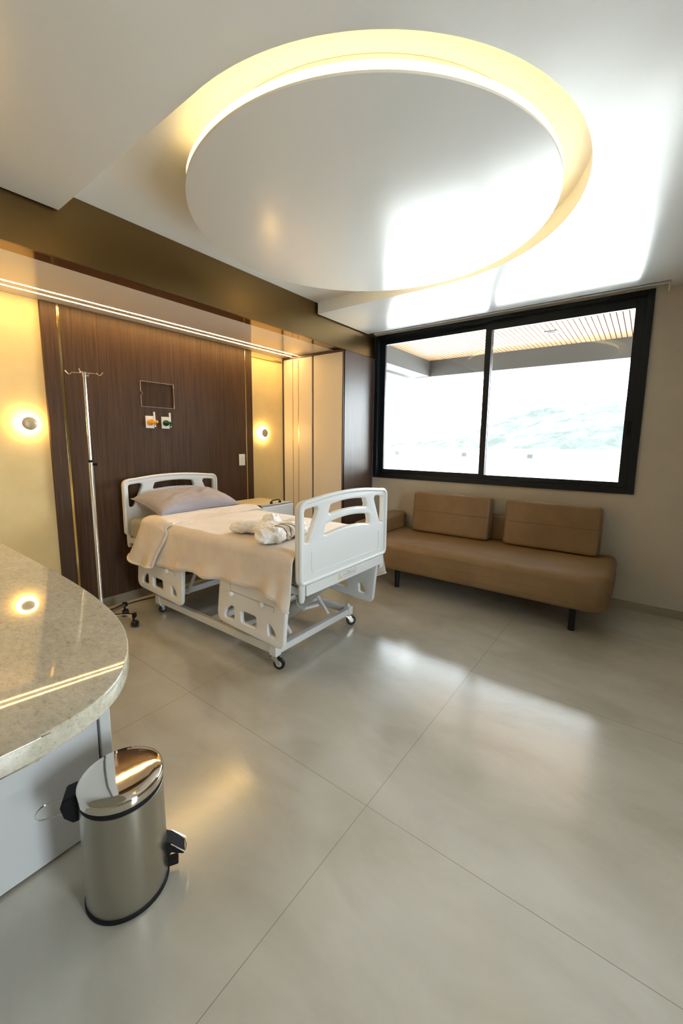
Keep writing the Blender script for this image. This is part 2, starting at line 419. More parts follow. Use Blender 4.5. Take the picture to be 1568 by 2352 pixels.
# added, unseen window behind the camera that brightens the near end
fill_win = bpy.data.objects.new('fill_window', None); COL.objects.link(fill_win); struct(fill_win)
bm = bmesh.new()
for a in ((0.3, 0.36, .4, 2.3), (1.09, 1.15, .4, 2.3), (0.36, 1.09, .4, .46), (0.36, 1.09, 2.24, 2.3)): bm_box(bm, a[0], a[1], YBK-.10, YBK+.01, a[2], a[3])
obj('outer_frame', bm, 'black_aluminium', fill_win, smooth=False)
bm = bmesh.new(); bm_box(bm, .33, 1.12, YBK-.06, YBK-.055, .43, 2.27); obj('glass_pane', bm, 'window_glass', fill_win, smooth=False)
# ------------------------------------------------------------------ ring light
ring = thing('ring_light', 'large round white ceiling disc with a glowing warm rim', 'ceiling light', (CX, 1.367, 2.62))
DR = 0.966
c0 = [(CX+DR*math.cos(2*PI*k/128), 1.367+DR*math.sin(2*PI*k/128)) for k in range(128)]
plate('disc', [c0], 0.010, 0.001, M_xy(2.625), 'ceiling_gloss', ring, angle=0.5)
c1 = [(CX+(DR-.09)*math.cos(2*PI*k/96), 1.367+(DR-.09)*math.sin(2*PI*k/96)) for k in range(96)]
plate('disc_core', [c1], H2-2.632, 0.001, M_xy((H2+2.630)/2-0.001), 'ceiling_upper', ring, angle=0.5)
def ring_sweep(prof, d0, d1, n=130):
    bm = bmesh.new(); rows = []
    for k in range(n+1):
        a = math.radians(d0+(d1-d0)*k/n)
        rows.append([bm.verts.new((CX+r*math.cos(a), 1.367+r*math.sin(a), z)) for r, z in prof])
    for a, b in zip(rows, rows[1:]):
        for j in range(4): bm.faces.new((a[j], a[(j+1) % 4], b[(j+1) % 4], b[j]))
    if d1-d0 < 359: bm.faces.new(rows[0]); bm.faces.new(rows[-1])
    return bm
obj('glowing_rim', ring_sweep(((DR-.001, 2.6305), (DR-.001, 2.660), (DR-.008, 2.660), (DR-.008, 2.6305)), -207, 60), 'lamp_rim', ring, angle=0.5)
obj('led_strip', ring_sweep(((DR-.022, 2.6305), (DR-.022, 2.640), (DR-.040, 2.640), (DR-.040, 2.6305)), -207, 60), 'led_ring', ring, angle=0.5)

# ------------------------------------------------------------------ linear lights in the soffit
for y, lb in ((3.345, 'thin glowing ceiling line, the one of the pair nearer the bronze beam'), (3.445, 'thin glowing ceiling line, the one of the pair nearer the wood panel')):
    t = thing('linear_light', lb, 'ceiling light', (1.5, y, ZS), 'paired light lines over the bed')
    box('diffuser', XB, 3.596, y-0.0055, y+0.0055, ZS-0.0014, ZS-0.0003, 'led_line', t, smooth=False)
    box('end_cap', 3.596, 3.600, y-0.0055, y+0.0055, ZS-0.0014, ZS-0.0003, 'white_paint', t, smooth=False)

# ------------------------------------------------------------------ headboard wall panel
hp = thing('wall_panel', 'tall dark walnut wall panel with brass strips behind the bed', 'wall panel', (2.12, YP, 0.08))
box('panel_board', 1.148, 1.2505, YP, YW-0.001, 0.088, ZS-0.004, 'panel_wood', hp, bevel=0.002)
box('panel_board', 1.2695, 3.008, YP, YW-0.001, 0.088, ZS-0.004, 'panel_wood', hp, bevel=0.001)
box('panel_board', 3.0205, 3.105, YP, YW-0.001, 0.088, ZS-0.004, 'panel_wood', hp, bevel=0.002)
box('brass_strip', 1.2515, 1.2685, YP+0.002, YW-0.002, 0.09, ZS-0.006, 'brass', hp, bevel=0.001)
box('brass_strip', 3.0095, 3.019, YP+0.002, YW-0.002, 0.09, ZS-0.006, 'brass', hp, bevel=0.001)

# acrylic sign holder
t = thing('sign_holder', 'clear acrylic sign holder on the walnut panel above the gas outlets', 'sign holder', (2.0, YP, 1.82))
o = box('acrylic_sheet', 1.847, 2.152, YP-0.008, YP-0.005, 1.717, 1.933, 'acrylic', t)
bm = bmesh.new()
for a in ((1.845, 2.154, 1.932, 1.935), (1.845, 2.154, 1.715, 1.7175)): bm_box(bm, a[0], a[1], YP-0.010, YP-0.0005, a[2], a[3])
bm_box(bm, 1.844, 1.8465, YP-0.010, YP-0.0005, 1.715, 1.815); bm_box(bm, 1.844, 1.8465, YP-0.010, YP-0.0005, 1.845, 1.935)
bm_box(bm, 2.1525, 2.155, YP-0.010, YP-0.0005, 1.715, 1.935)
bm_box(bm, 2.150, 2.1555, YP-0.011, YP-0.0005, 1.715, 1.745); bm_box(bm, 2.150, 2.1555, YP-0.011, YP-0.0005, 1.90, 1.935)
obj('edge_frame', bm, 'acrylic_edge', t, smooth=False)
bm = bmesh.new(); bm_tube(bm, [(1.8455+0.013*math.sin(a), YP-0.009, 1.830+0.015*math.cos(a)) for a in [PI*k/10 for k in range(11)]], 0.0012, 6)
obj('thumb_notch', bm, 'acrylic_edge', t)

# gas outlets
for x, c, lb in ((1.913, 'yellow_plastic', 'square white wall gas outlet with a yellow flowmeter'), (2.060, 'green_plastic', 'square white wall gas outlet with a dark green flowmeter')):
    t = thing('gas_outlet', lb, 'gas outlet', (x, YP, 1.58), 'gas outlets on the walnut panel')
    box('wall_plate', x-0.039, x+0.039, YP-0.010, YP-0.0005, 1.530, 1.637, 'white_plastic', t, bevel=0.004)
    bm = bmesh.new(); mt = Matrix.Translation((x-0.002, YP-0.010, 1.580)) @ Matrix.Rotation(PI/2, 4, 'X')
    bm_lathe(bm, [(0.027, 0), (0.028, 0.008), (0.026, 0.020), (0.021, 0.032), (0.013, 0.040), (0.010, 0.052)], 28, mt)
    obj('knob', bm, c, t)
    bm = bmesh.new(); bm_tube(bm, [(x+0.0, YP-0.055, 1.580), (x+0.028, YP-0.062, 1.584)], [0.009, 0.010], 14)
    bm_lathe(bm, [(0.004, -0.014), (0.012, -0.008), (0.014, 0), (0.012, 0.008), (0.004, 0.014)], 16, Matrix.Translation((x+0.034, YP-0.062, 1.585)))
    bm_tube(bm, [(x+0.022, YP-0.055, 1.575), (x+0.022, YP-0.055, 1.552)], [0.007, 0.005], 12)
    obj('valve', bm, c, t)
    bm = bmesh.new(); bm_tube(bm, [(x+0.022, YP-0.050, 1.590), (x+0.020, YP-0.046, 1.672)], [0.0065, 0.008], 14)
    obj('flow_tube', bm, 'white_plastic', t)
    tube('outlet_tip', [(x+0.022, YP-0.055, 1.556), (x+0.022, YP-0.055, 1.542)], 0.005, 'brass', t, 10)
# switch plate
t = thing('switch_plate', 'white wall switch plate on the walnut panel near its right brass strip', 'switch', (2.94, YP, 1.22))
box('plate', 2.898, 2.978, YP-0.008, YP-0.0005, 1.158, 1.283, 'white_plastic', t, bevel=0.003)
for z in (1.190, 1.222): box('rocker', 2.918, 2.958, YP-0.011, YP-0.008, z, z+0.028, 'white_paint', t, bevel=0.001)

# sconces
for x, lb in ((1.018, 'round glowing wall sconce on the left side of the walnut panel'), (3.262, 'round glowing wall sconce between the walnut panel and the wardrobe')):
    z = 1.532 if x < 2 else 1.520
    t = thing('wall_sconce', lb, 'wall lamp', (x, YW, z), 'round wall sconces beside the walnut panel')
    R = Matrix.Translation((x, YW, z)) @ Matrix.Rotation(PI/2, 4, 'X')
    bm = bmesh.new(); bm_lathe(bm, [(0.045, 0.0005), (0.045, 0.018)], 40, R); obj('wall_mount', bm, 'sconce_cap', t)
    bm = bmesh.new(); bm_lathe(bm, [(0.050, 0.018), (0.066, 0.022), (0.072, 0.034), (0.070, 0.046), (0.060, 0.052), (0.046, 0.053)], 48, R); obj('diffuser', bm, 'sconce_glow', t)
    bm = bmesh.new(); bm_lathe(bm, [(0.046, 0.050), (0.047, 0.057), (0.040, 0.062), (0.020, 0.066), (0.002, 0.067)], 40, R); obj('cap', bm, 'sconce_cap', t)

# ------------------------------------------------------------------ wardrobe
XD = 3.604
wd = thing('wardrobe', 'built-in wardrobe with cream doors, gold inlays and a dark wood side', 'wardrobe', (3.9, 3.1, 0))
bm = bmesh.new(); bm_box(bm, XD+0.022, XW-0.002, YB+0.022, YW-0.001, 0.0, ZS-0.002)
obj('carcass', bm, 'gap_shade', wd, smooth=False)  # carcass coloured near-black so the gaps between doors look shaded
box('side_panel', XD+0.001, XW-0.014, YB, YB+0.021, 0.0, ZS-0.008, 'wardrobe_wood', wd, bevel=0.0015)
box('door_edge_frame', XD-0.004, XD+0.0215, YB+0.0, YB+0.016, 0.0, ZS-0.008, 'wardrobe_wood', wd, bevel=0.001)
bm = bmesh.new(); bm_box(bm, XD-0.002, XD+0.0215, 3.578, YW-0.002, 0, ZS-0.004); bm_box(bm, XD-0.002, XD+0.0215, YB+0.016, 3.578, ZS-0.026, ZS-0.004)
obj('surround', bm, 'wardrobe_wood', wd, smooth=False)
ZT, ZBm = 2.385, 0.06
d = box('door', XD, XD+0.02, 3.130, 3.332, ZBm, ZT, 'door_cream', wd, bevel=0.0015)
box('door_strip', XD, XD+0.02, 3.344, 3.422, ZBm, ZT, 'door_cream', d, bevel=0.0015)
box('door_strip', XD, XD+0.02, 3.434, 3.574, ZBm, ZT, 'door_cream', d, bevel=0.0015)
box('gold_inlay', XD+0.002, XD+0.018, 3.3325, 3.3435, ZBm, ZT, 'brass', d)
box('gold_inlay', XD+0.002, XD+0.018, 3.4225, 3.4335, ZBm, ZT, 'brass', d)
box('door', XD, XD+0.02, YB+0.018, 3.104, ZBm, ZT, 'door_cream', wd, bevel=0.0015)
box('edge_trim', XW-0.013, XW-0.002, YB-0.006, YB+0.004, 0.0, ZS-0.008, 'alu', wd)

# ------------------------------------------------------------------ hospital bed
bed = thing('hospital_bed', 'white adjustable hospital bed on castors against the walnut panel', 'bed', (2.053, 2.45, 0))
BC = 2.053
def board_loops(cx):
    q = lambda l: [(cx+x, z) for x, z in l]
    arch = lambda x: 1.123-0.038*(abs(x)/0.46)**2.0
    top = [(x/100, arch(x/100)) for x in range(-36, 37, 3)]
    outer = [(-.462, .622)]+[(-.462, 1.02)]+top+[(.462, 1.02), (.462, .622)]
    o = round_poly(q([(-.462, .622), (-.462, 1.092)]+top+[(.462, 1.092), (.462, .622)]), [.03, .05]+[0]*len(top)+[.05, .03])
    def slot(xt, xb, zt, zb, a, r=.015):
        t_ = [(xt*(k/5), zt+a*(1-(k/5)**2)) for k in range(-5, 6)]
        b_ = [(xb*(k/5), zb+a*(1-(k/5)**2)) for k in range(5, -6, -1)]
        return round_poly(q(t_+b_), [r]+[0]*9+[r, r]+[0]*9+[r])
    s1 = slot(.185, .208, 1.052, .995, .013)
    s2 = slot(.232, .250, .940, .872, .022)
    lt = [(-.418, 1.048), (-.285, 1.060), (-.378, .862), (-.418, .858)]
    l1 = round_poly(q(lt), .02); l2 = round_poly(q([(-x, z) for x, z in lt][::-1]), .02)
    return [o, s1, s2, l1, l2]
def make_board(name, y, side):
    b = plate(name, board_loops(BC), 0.040, 0.012, M_xz(y), 'white_plastic', bed, angle=0.9)
    # raised rim tube following the outline and embossed panel line
    o = board_loops(BC)[0]
    bm = bmesh.new()
    bm_tube(bm, [(x*0.975+BC*0.025, y+side*0.018, z*0.975+0.87*0.025) for x, z in o], 0.0125, 10, closed=True)
    obj('rim', bm, 'white_plastic', b, angle=1.2)
    bm = bmesh.new()
    e = round_poly([(BC-.36, .800), (BC-.36, .672), (BC+.36, .672), (BC+.36, .800)], [.0, .03, .03, .0])
    bm_tube(bm, [(x, y+side*0.0195, z) for x, z in e], 0.0035, 8)
    obj('embossed_line', bm, 'white_plastic', b)
    return b
make_board('footboard', 1.490, -1)
make_board('headboard', 3.470, -1)
# board posts / sleeves and end rails
for y, nm in ((1.490, 'foot'), (3.470, 'head')):
    s = 1 if nm == 'foot' else -1
    for sx in (-1, 1):
        bm = bmesh.new(); bm_tube(bm, [(BC+sx*.425, y-0.0*s, .515), (BC+sx*.425, y-0.0*s, .535), (BC+sx*.425, y, .64)], [.013, .019, .021], 18)
        obj('board_sleeve', bm, 'white_metal', bed)
bm = bmesh.new(); bm_box(bm, BC-.40, BC+.425, 1.472, 1.502, .545, .612); obj('foot_rail', bm, 'white_metal', bed, bevel=0.006)
bm = bmesh.new(); bm_box(bm, BC-.40, BC+.40, 3.455, 3.485, .545, .60); obj('head_rail', bm, 'white_metal', bed, bevel=0.006)
# warning label
lab = box('warning_label', 1.948, 2.136, 1.4705, 1.4719, .568, .603, 'white_plastic', bed, smooth=False)
bm = bmesh.new(); rx0, rx1, rz0, rz1 = 1.949, 2.135, .569, .602
for a in ((rx0, rx1, rz0, rz0+.0014), (rx0, rx1, rz1-.0014, rz1), (rx0, rx0+.0014, rz0, rz1), (rx1-.0014, rx1, rz0, rz1)): bm_box(bm, a[0], a[1], 1.4698, 1.4705, a[2], a[3])
obj('label_border', bm, 'label_red', lab, smooth=False)
bm = bmesh.new(); v = [bm.verts.new(p) for p in ((1.955, 1.4700, .5735), (1.984, 1.4700, .5735), (1.9695, 1.4700, .5985))]; bm.faces.new(v)
r = bmesh.ops.extrude_face_region(bm, geom=bm.faces[:]); bmesh.ops.translate(bm, verts=[g for g in r['geom'] if isinstance(g, bmesh.types.BMVert)], vec=(0, .0004, 0))
obj('warning_triangle', bm, 'warning_yellow', lab, smooth=False)
bm = bmesh.new(); bm_box(bm, 1.9688, 1.9705, 1.4695, 1.4700, .582, .591); bm_box(bm, 1.9688, 1.9705, 1.4695, 1.4700, .5775, .5795)
bm_box(bm, 2.035, 2.075, 1.4698, 1.4704, .5935, .5965)
for z in (.588, .583, .578):
    x = 1.992
    while x < 2.125:
        wd_ = random.uniform(.006, .016); bm_box(bm, x, min(x+wd_, 2.128), 1.4698, 1.4704, z, z+.0020); x += wd_+.003
obj('label_print', bm, 'label_grey', lab, smooth=False)
# mattress platform
bm = bmesh.new()
for x in (BC-.435, BC+.40): bm_box(bm, x, x+.035, 1.505, 3.455, .555, .60)
for y in (1.75, 2.25, 2.75, 3.2): bm_box(bm, BC-.40, BC+.40, y, y+.03, .56, .595)
obj('mattress_frame', bm, 'white_metal', bed, bevel=0.004)
# base frame
bm = bmesh.new()
for x in (1.655, 2.435): bm_box(bm, x, x+.035, 1.765, 3.13, .098, .150)
bm_box(bm, 1.655, 2.47, 1.735, 1.775, .095, .142); bm_box(bm, 1.655, 2.47, 3.09, 3.13, .098, .150)
bm_box(bm, 1.69, 2.435, 2.42, 2.46, .10, .14)
obj('base_frame', bm, 'white_metal', bed, bevel=0.005)
for (x, y) in ((1.672, 1.755), (2.452, 1.755), (1.672, 3.11), (2.452, 3.11)):
    bm = bmesh.new(); bm_box(bm, x-.024, x+.024, y-.028, y+.028, .092, .156); o = obj('corner_block', bm, 'white_metal', bed, bevel=0.003)
    bm = bmesh.new(); bm_lathe(bm, [(.014, .156), (.015, .162), (.012, .174), (.004, .180)], 16, Matrix.Translation((x, y, 0))); obj('bumper_cap', bm, 'white_plastic', o)
def caster(x, y, ang, name='castor'):
    R = Matrix.Translation((x, y, 0)) @ Matrix.Rotation(ang, 4, 'Z')
    bm = bmesh.new(); bm_lathe(bm, [(.020, .080), (.024, .084), (.024, .092), (.008, .094), (.008, .096)], 20, R)
    # fork: two cheeks
    for s in (-1, 1):
        prof = [(-.022, .084), (.016, .084), (.034, .050), (.036, .034), (.028, .028), (.014, .034)]
        lo = [bm.verts.new(R @ Vector((px, s*.014, pz))) for px, pz in prof]; hi = [bm.verts.new(R @ Vector((px, s*.017, pz))) for px, pz in prof]
        bm.faces.new(lo); bm.faces.new(hi[::-1])
        for k in range(len(lo)): bm.faces.new((lo[k], lo[(k+1) % 6], hi[(k+1) % 6], hi[k]))
    bm_tube(bm, [R @ Vector((.026, -.020, .038)), R @ Vector((.026, .020, .038))], .006, 10)
    c = obj(name, bm, 'chrome_soft', bed)
    bm = bmesh.new(); mt = R @ Matrix.Translation((.026, 0, .038)) @ Matrix.Rotation(PI/2, 4, 'X')
    bm_lathe(bm, [(.030, -.011), (.036, -.010), (.038, -.004), (.038, .004), (.036, .010), (.030, .011)], 36, mt); obj('wheel', bm, 'black_rubber', c)
    bm = bmesh.new(); bm_lathe(bm, [(.018, -.0125), (.021, -.011), (.021, .011), (.018, .0125)], 24, mt); obj('wheel_hub', bm, 'grey_metal', c)
    bm = bmesh.new(); q = [R @ Vector(p) for p in ((-.018, -.012, .080), (-.044, -.012, .066), (-.044, .012, .066), (-.018, .012, .080))]
    vs = [bm.verts.new(p) for p in q]; bm.faces.new(vs); r = bmesh.ops.extrude_face_region(bm, geom=bm.faces[:]); bmesh.ops.translate(bm, verts=[g for g in r['geom'] if isinstance(g, bmesh.types.BMVert)], vec=(0, 0, .003))
    obj('brake_lever', bm, 'chrome_soft', c, smooth=False)
caster(1.672, 1.755, -1.2); caster(2.452, 1.755, -0.6); caster(1.672, 3.11, 0.3); caster(2.452, 3.11, 0.5)
# lift mechanism
bm = bmesh.new(); bm_tube(bm, [(2.03, 2.05, .155), (2.04, 1.96, .21), (2.05, 1.88, .275)], [.050, .052, .046], 20); obj('lift_motor', bm, 'grey_metal', bed)
bm = bmesh.new(); bm_tube(bm, [(2.05, 1.90, .27), (2.07, 1.62, .50)], .033, 20); bm_box(bm, 2.02, 2.12, 1.58, 1.64, .48, .555); obj('lift_actuator', bm, 'grey_metal', bed)
for x in (1.86, 2.26):
    bm = bmesh.new(); bm_tube(bm, [(x, 1.80, .145), (x, 1.94, .30), (x, 1.98, .56)], .013, 12); obj('lift_strut', bm, 'white_metal', bed)
    bm = bmesh.new(); bm_tube(bm, [(x, 3.0, .145), (x, 2.75, .56)], .015, 12); obj('lift_strut', bm, 'white_metal', bed)
tube('lift_crossbar', [(1.70, 2.02, .17), (2.43, 2.02, .17)], .014, 'white_metal', bed)
tube('lift_crossbar', [(1.84, 1.95, .31), (2.28, 1.95, .31)], .014, 'white_metal', bed)
bm = bmesh.new(); bm_tube(bm, [(1.80, 2.18, .13), (2.26, 1.90, .19)], .015, 12); obj('lift_link', bm, 'white_metal', bed)
# lowered side rails
def side_rail(x, y0, y1, out):
    # y0 foot side, y1 head side
    L = y1-y0
    outer = round_poly([(y0+.030, .208), (y1-.005, .235), (y1-.055, .600), (y0-.01, .600)], [.045, .060, .04, .04])
    q1 = round_poly([(y1-.085, .275), (y1-.185, .278), (y1-.185, .372), (y1-.145, .365), (y1-.105, .330)], [.012, .012, .02, .03, .03])
    q2 = round_poly([(y1-.255, .282), (y1-.395, .280), (y1-.395, .356), (y1-.255, .360)], .016)
    q3 = round_poly([(y0+.155, .270), (y0+.085, .266), (y0+.105, .310), (y0+.155, .360)], [.012, .012, .03, .012])
    r_ = plate('side_rail', [outer, q1, q2, q3], 0.030, 0.009, M_yz(x), 'white_plastic', bed, angle=0.9)
    bm = bmesh.new(); e = [(y0+.10, .425), (y0+.10, .458), (y1-.16, .470), (y1-.16, .53)]
    bm_tube(bm, [(x+out*.0155, a, b) for a, b in e], .0018, 6); obj('panel_seam', bm, 'label_grey', r_)
    for yy in (y0+.20, y1-.17):
        bm = bmesh.new(); bm_lathe(bm, [(.016, 0), (.017, .010), (.013, .018), (.004, .021)], 20, Matrix.Translation((x+out*.014, yy, .452)) @ Matrix.Rotation(out*PI/2, 4, 'Y')); obj('rail_knob', bm, 'white_plastic', r_)
    return r_
side_rail(1.590, 1.560, 2.215, -1)
side_rail(1.590, 2.600, 3.275, -1)
side_rail(2.520, 1.540, 2.215, 1)
side_rail(2.520, 2.600, 3.275, 1)
for y in (1.86, 2.95):
    for x0, x1 in ((1.602, 1.65), (2.455, 2.507)):
        box('rail_bracket', x0, x1, y-.05, y+.05, .50, .56, 'white_metal', bed, bevel=0.004)

# mattress
mt_ = box('mattress', BC-.435, BC+.435, 1.52, 3.44, .604, .765, 'sheet_grey', None, bevel=0.035, seg=4)
tag(mt_, 'grey covered mattress lying on the hospital bed', 'mattress')

# blanket
def lerp_tab(tab, y):
    if y <= tab[0][0]: return tab[0][1]
    for (a, b), (c, d_) in zip(tab, tab[1:]):
        if y <= c: return b+(d_-b)*(y-a)/(c-a)
    return tab[-1][1]
HEM = [(1.515, .465), (1.56, .485), (1.65, .530), (1.77, .556), (2.10, .536), (2.54, .508), (2.92, .480), (3.05, .478)]
HEMR = [(1.51, .44), (1.60, .40), (1.75, .42), (2.2, .50), (3.05, .50)]
def sheet(name, y0, y1, ny, m, hemL, hemR, off, thick, seed, parent=None, foot=False):
    bm = bmesh.new(); rows = []
    W_ = .455+off
    for j in range(ny+1):
        y = y0+(y1-y0)*j/ny; row = []
        zl, zr = hemL(y), hemR(y); zt = .788+off
        prof = []
        for k in range(15): # left drop
            f = k/14; z = zl+(zt-.055-zl)*f
            fl = (1-f)**1.6
            wob = .010*math.sin(y*19+seed+f*1.2)*fl+.016*noise.noise(Vector((y*5, f*2, seed)))*fl
            x = BC-W_-.030*fl-.010-wob
            if foot:
                q = max(0, 1-(y-y0)/.24); x -= q*fl*(.016+.020*math.sin((y-y0)*46))
            prof.append((x, z))
        for k in range(1, 8):
            a = PI/2*k/8; prof.append((BC-W_-.010+.055*(1-math.cos(a)), zt-.055+.055*math.sin(a)))
        for k in range(25):
            f = k/24; x = BC-W_+.045+(2*W_-.09)*f
            prof.append((x, zt+.010*math.sin(f*PI)+.006*noise.noise(Vector((x*4, y*4, seed+3)))))
        for k in range(1, 8):
            a = PI/2*k/8; prof.append((BC+W_+.010-.055*(1-math.sin(a)), zt-.055+.055*math.cos(a)))
        for k in range(15):
            f = 1-k/14; z = zr+(zt-.055-zr)*f; fl = (1-f)**1.3
            x = BC+W_+.010+.085*fl+.014*math.sin(y*17+seed)*fl
            prof.append((x, z))
        for x, z in prof:
            p = Vector((x, y, z)); 
            p.z += .003*noise.noise(Vector((x*9, y*9, seed)))
            row.append(bm.verts.new(p))
        rows.append(row)
    for a, b in zip(rows, rows[1:]):
        for i in range(len(a)-1): bm.faces.new((a[i], a[i+1], b[i+1], b[i]))
    hems = [[r_[0].co.copy() for r_ in rows], [r_[-1].co.copy() for r_ in rows]]
    seam = [r_[2].co.copy()+Vector((-.009, 0, 0)) for r_ in rows]
    o = obj(name, bm, m, parent, subsurf=1, angle=3.0)
    for h_ in hems:
        hb = bmesh.new(); bm_tube(hb, h_, .009, 8); obj('hem', hb, m, o, angle=3.0)
    hb = bmesh.new(); bm_tube(hb, seam, .0035, 6); obj('hem_seam', hb, m, o, angle=3.0)
    s = o.modifiers.new('thick', 'SOLIDIFY'); s.thickness = thick; s.offset = 1.0
    o.modifiers.move(len(o.modifiers)-1, 0)
    return o
bl = sheet('blanket', 1.516, 3.02, 70, 'blanket_fleece', lambda y: lerp_tab(HEM, y)+.006*math.sin(y*13), lambda y: lerp_tab(HEMR, y), 0, .012, 2.0, None, True)
tag(bl, 'beige fleece blanket draped over the hospital bed', 'blanket')
# folded-back cuff: thicker band across the head end
def cuff():
    bm = bmesh.new(); rows = []
    ny = 16
    prof_y = []
    for j in range(ny+1):  # cross-section of the fold (y,h): flat band with round front edge
        f = j/ny; prof_y.append(f)
    xs = []
    W_ = .470
    path = []
    for k in range(17): path.append(('L', k/16))
    for k in range(1, 8): path.append(('cl', k/8))
    for k in range(25): path.append(('T', k/24))
    for k in range(1, 8): path.append(('cr', k/8))
    for k in range(13): path.append(('R', k/12))
    for kind, f in path:
        row = []
        for j in range(ny+1):
            g = j/ny
            if kind == 'L': d = 1-f
            else: d = 0
            yf = 2.785+.135*(d**1.1)+.012*math.sin(f*5); yb = 3.155+.150*(d**1.0)
            if kind in ('T', 'cr', 'R'): 
                ff = f if kind == 'T' else 1
                yf = 2.785+.02*ff; yb = 3.150-.09*ff
            y = yf+(yb-yf)*g
            bulge = .026*(1-abs(2*g-1)**5)
            zt = .806+bulge
            if kind == 'L':
                zl = .470+.030*g-.03*math.sin(g*PI); z = zl+(zt-.055-zl)*f; fl = (1-f)**1.3
                x = BC-W_-.012-bulge-.038*fl-.014*math.sin(g*9+1.0)*fl
            elif kind == 'cl':
                a = PI/2*f; x = BC-W_-.012-bulge+.055*(1-math.cos(a)); z = zt-.055+.055*math.sin(a)
            elif kind == 'T':
                x = BC-W_+.043-bulge+(2*W_-.086+2*bulge)*f; z = zt+.006*noise.noise(Vector((x*7, y*7, 1)))+.004
            elif kind == 'cr':
                a = PI/2*f; x = BC+W_+.012+bulge-.055*(1-math.sin(a)); z = zt-.055+.055*math.cos(a)
            else:
                zr = .50; z = zr+(zt-.055-zr)*(1-f); x = BC+W_+.012+bulge+.04*f
            row.append(bm.verts.new((x, y, z)))
        rows.append(row)
    for a, b in zip(rows, rows[1:]):
        for i in range(ny): bm.faces.new((a[i], a[i+1], b[i+1], b[i]))
    edge = [r_[0].co.copy() for r_ in rows]; hl_ = [v_.co.copy() for v_ in rows[0]]
    o = obj('folded_cuff', bm, 'blanket_fleece', bl, subsurf=1, angle=3.0)
    hb = bmesh.new(); bm_tube(hb, hl_, .010, 8); obj('cuff_hem', hb, 'blanket_fleece', o, angle=3.0)
    hb = bmesh.new(); bm_tube(hb, edge, .011, 8); obj('cuff_edge', hb, 'blanket_fleece', o, angle=3.0)
    s = o.modifiers.new('thick', 'SOLIDIFY'); s.thickness = .020; s.offset = -1.0
    o.modifiers.move(len(o.modifiers)-1, 0)
cuff()

# pillow
def pillow():
    bm = bmesh.new(); nx, ny = 44, 28; A, B, T = .392, .225, .105
    top = []; bot = []
    for j in range(ny+1):
        ra, rb = [], []
        for i in range(nx+1):
            u = -1+2*i/nx; v = -1+2*j/ny
            e = max(0, (1-abs(u)**2.6))*max(0, (1-abs(v)**2.6))
            h = T*e**.42
            pin = 1-.07*(abs(u)**2)*(1-abs(v)**2)-.0; pin2 = 1-.10*(abs(v)**2)*(1-abs(u)**2)
            x = A*u*(1-.07*(1-abs(v)**2)*abs(u)**4); y = B*v*(1-.10*(1-abs(u)**2)*abs(v)**4)
            wr = .012*noise.noise(Vector((u*3.5, v*6, 4)))*(.4+e)-.016*abs(noise.noise(Vector((u*7+v*1.5, v*2.2, 2))))*(1-e)*(e > .02)
            ra.append((x, y, h+wr*(h > .01))); rb.append((x, y, -h*.72))
        top.append(ra); bot.append(rb)
    R = Matrix.Translation((2.035, 3.215, .890)) @ Matrix.Rotation(math.radians(12), 4, 'X') @ Matrix.Rotation(math.radians(1.5), 4, 'Z')
    def vtx(g): return [[bm.verts.new(R @ Vector(p)) for p in r] for r in g]
    T_, B_ = vtx(top), vtx(bot)
    for j in range(ny):
        for i in range(nx):
            bm.faces.new((T_[j][i], T_[j][i+1], T_[j+1][i+1], T_[j+1][i])); bm.faces.new((B_[j][i], B_[j+1][i], B_[j+1][i+1], B_[j][i+1]))
    bmesh.ops.remove_doubles(bm, verts=bm.verts, dist=.0008)
    o = obj('pillow', bm, 'pillow_satin', None, angle=3.0, subsurf=1)
    tag(o, 'plump grey satin pillow against the white headboard', 'pillow')
    bm = bmesh.new()
    ed = []
    for i in range(nx+1): ed.append(R @ Vector(top[0][i][:2]+(0,)))
    for j in range(1, ny+1): ed.append(R @ Vector(top[j][nx][:2]+(0,)))
    for i in range(nx-1, -1, -1): ed.append(R @ Vector(top[ny][i][:2]+(0,)))
    for j in range(ny-1, 0, -1): ed.append(R @ Vector(top[j][0][:2]+(0,)))
    bm_tube(bm, ed, .004, 8, closed=True); obj('piping', bm, 'pillow_satin', o, angle=3)
pillow()

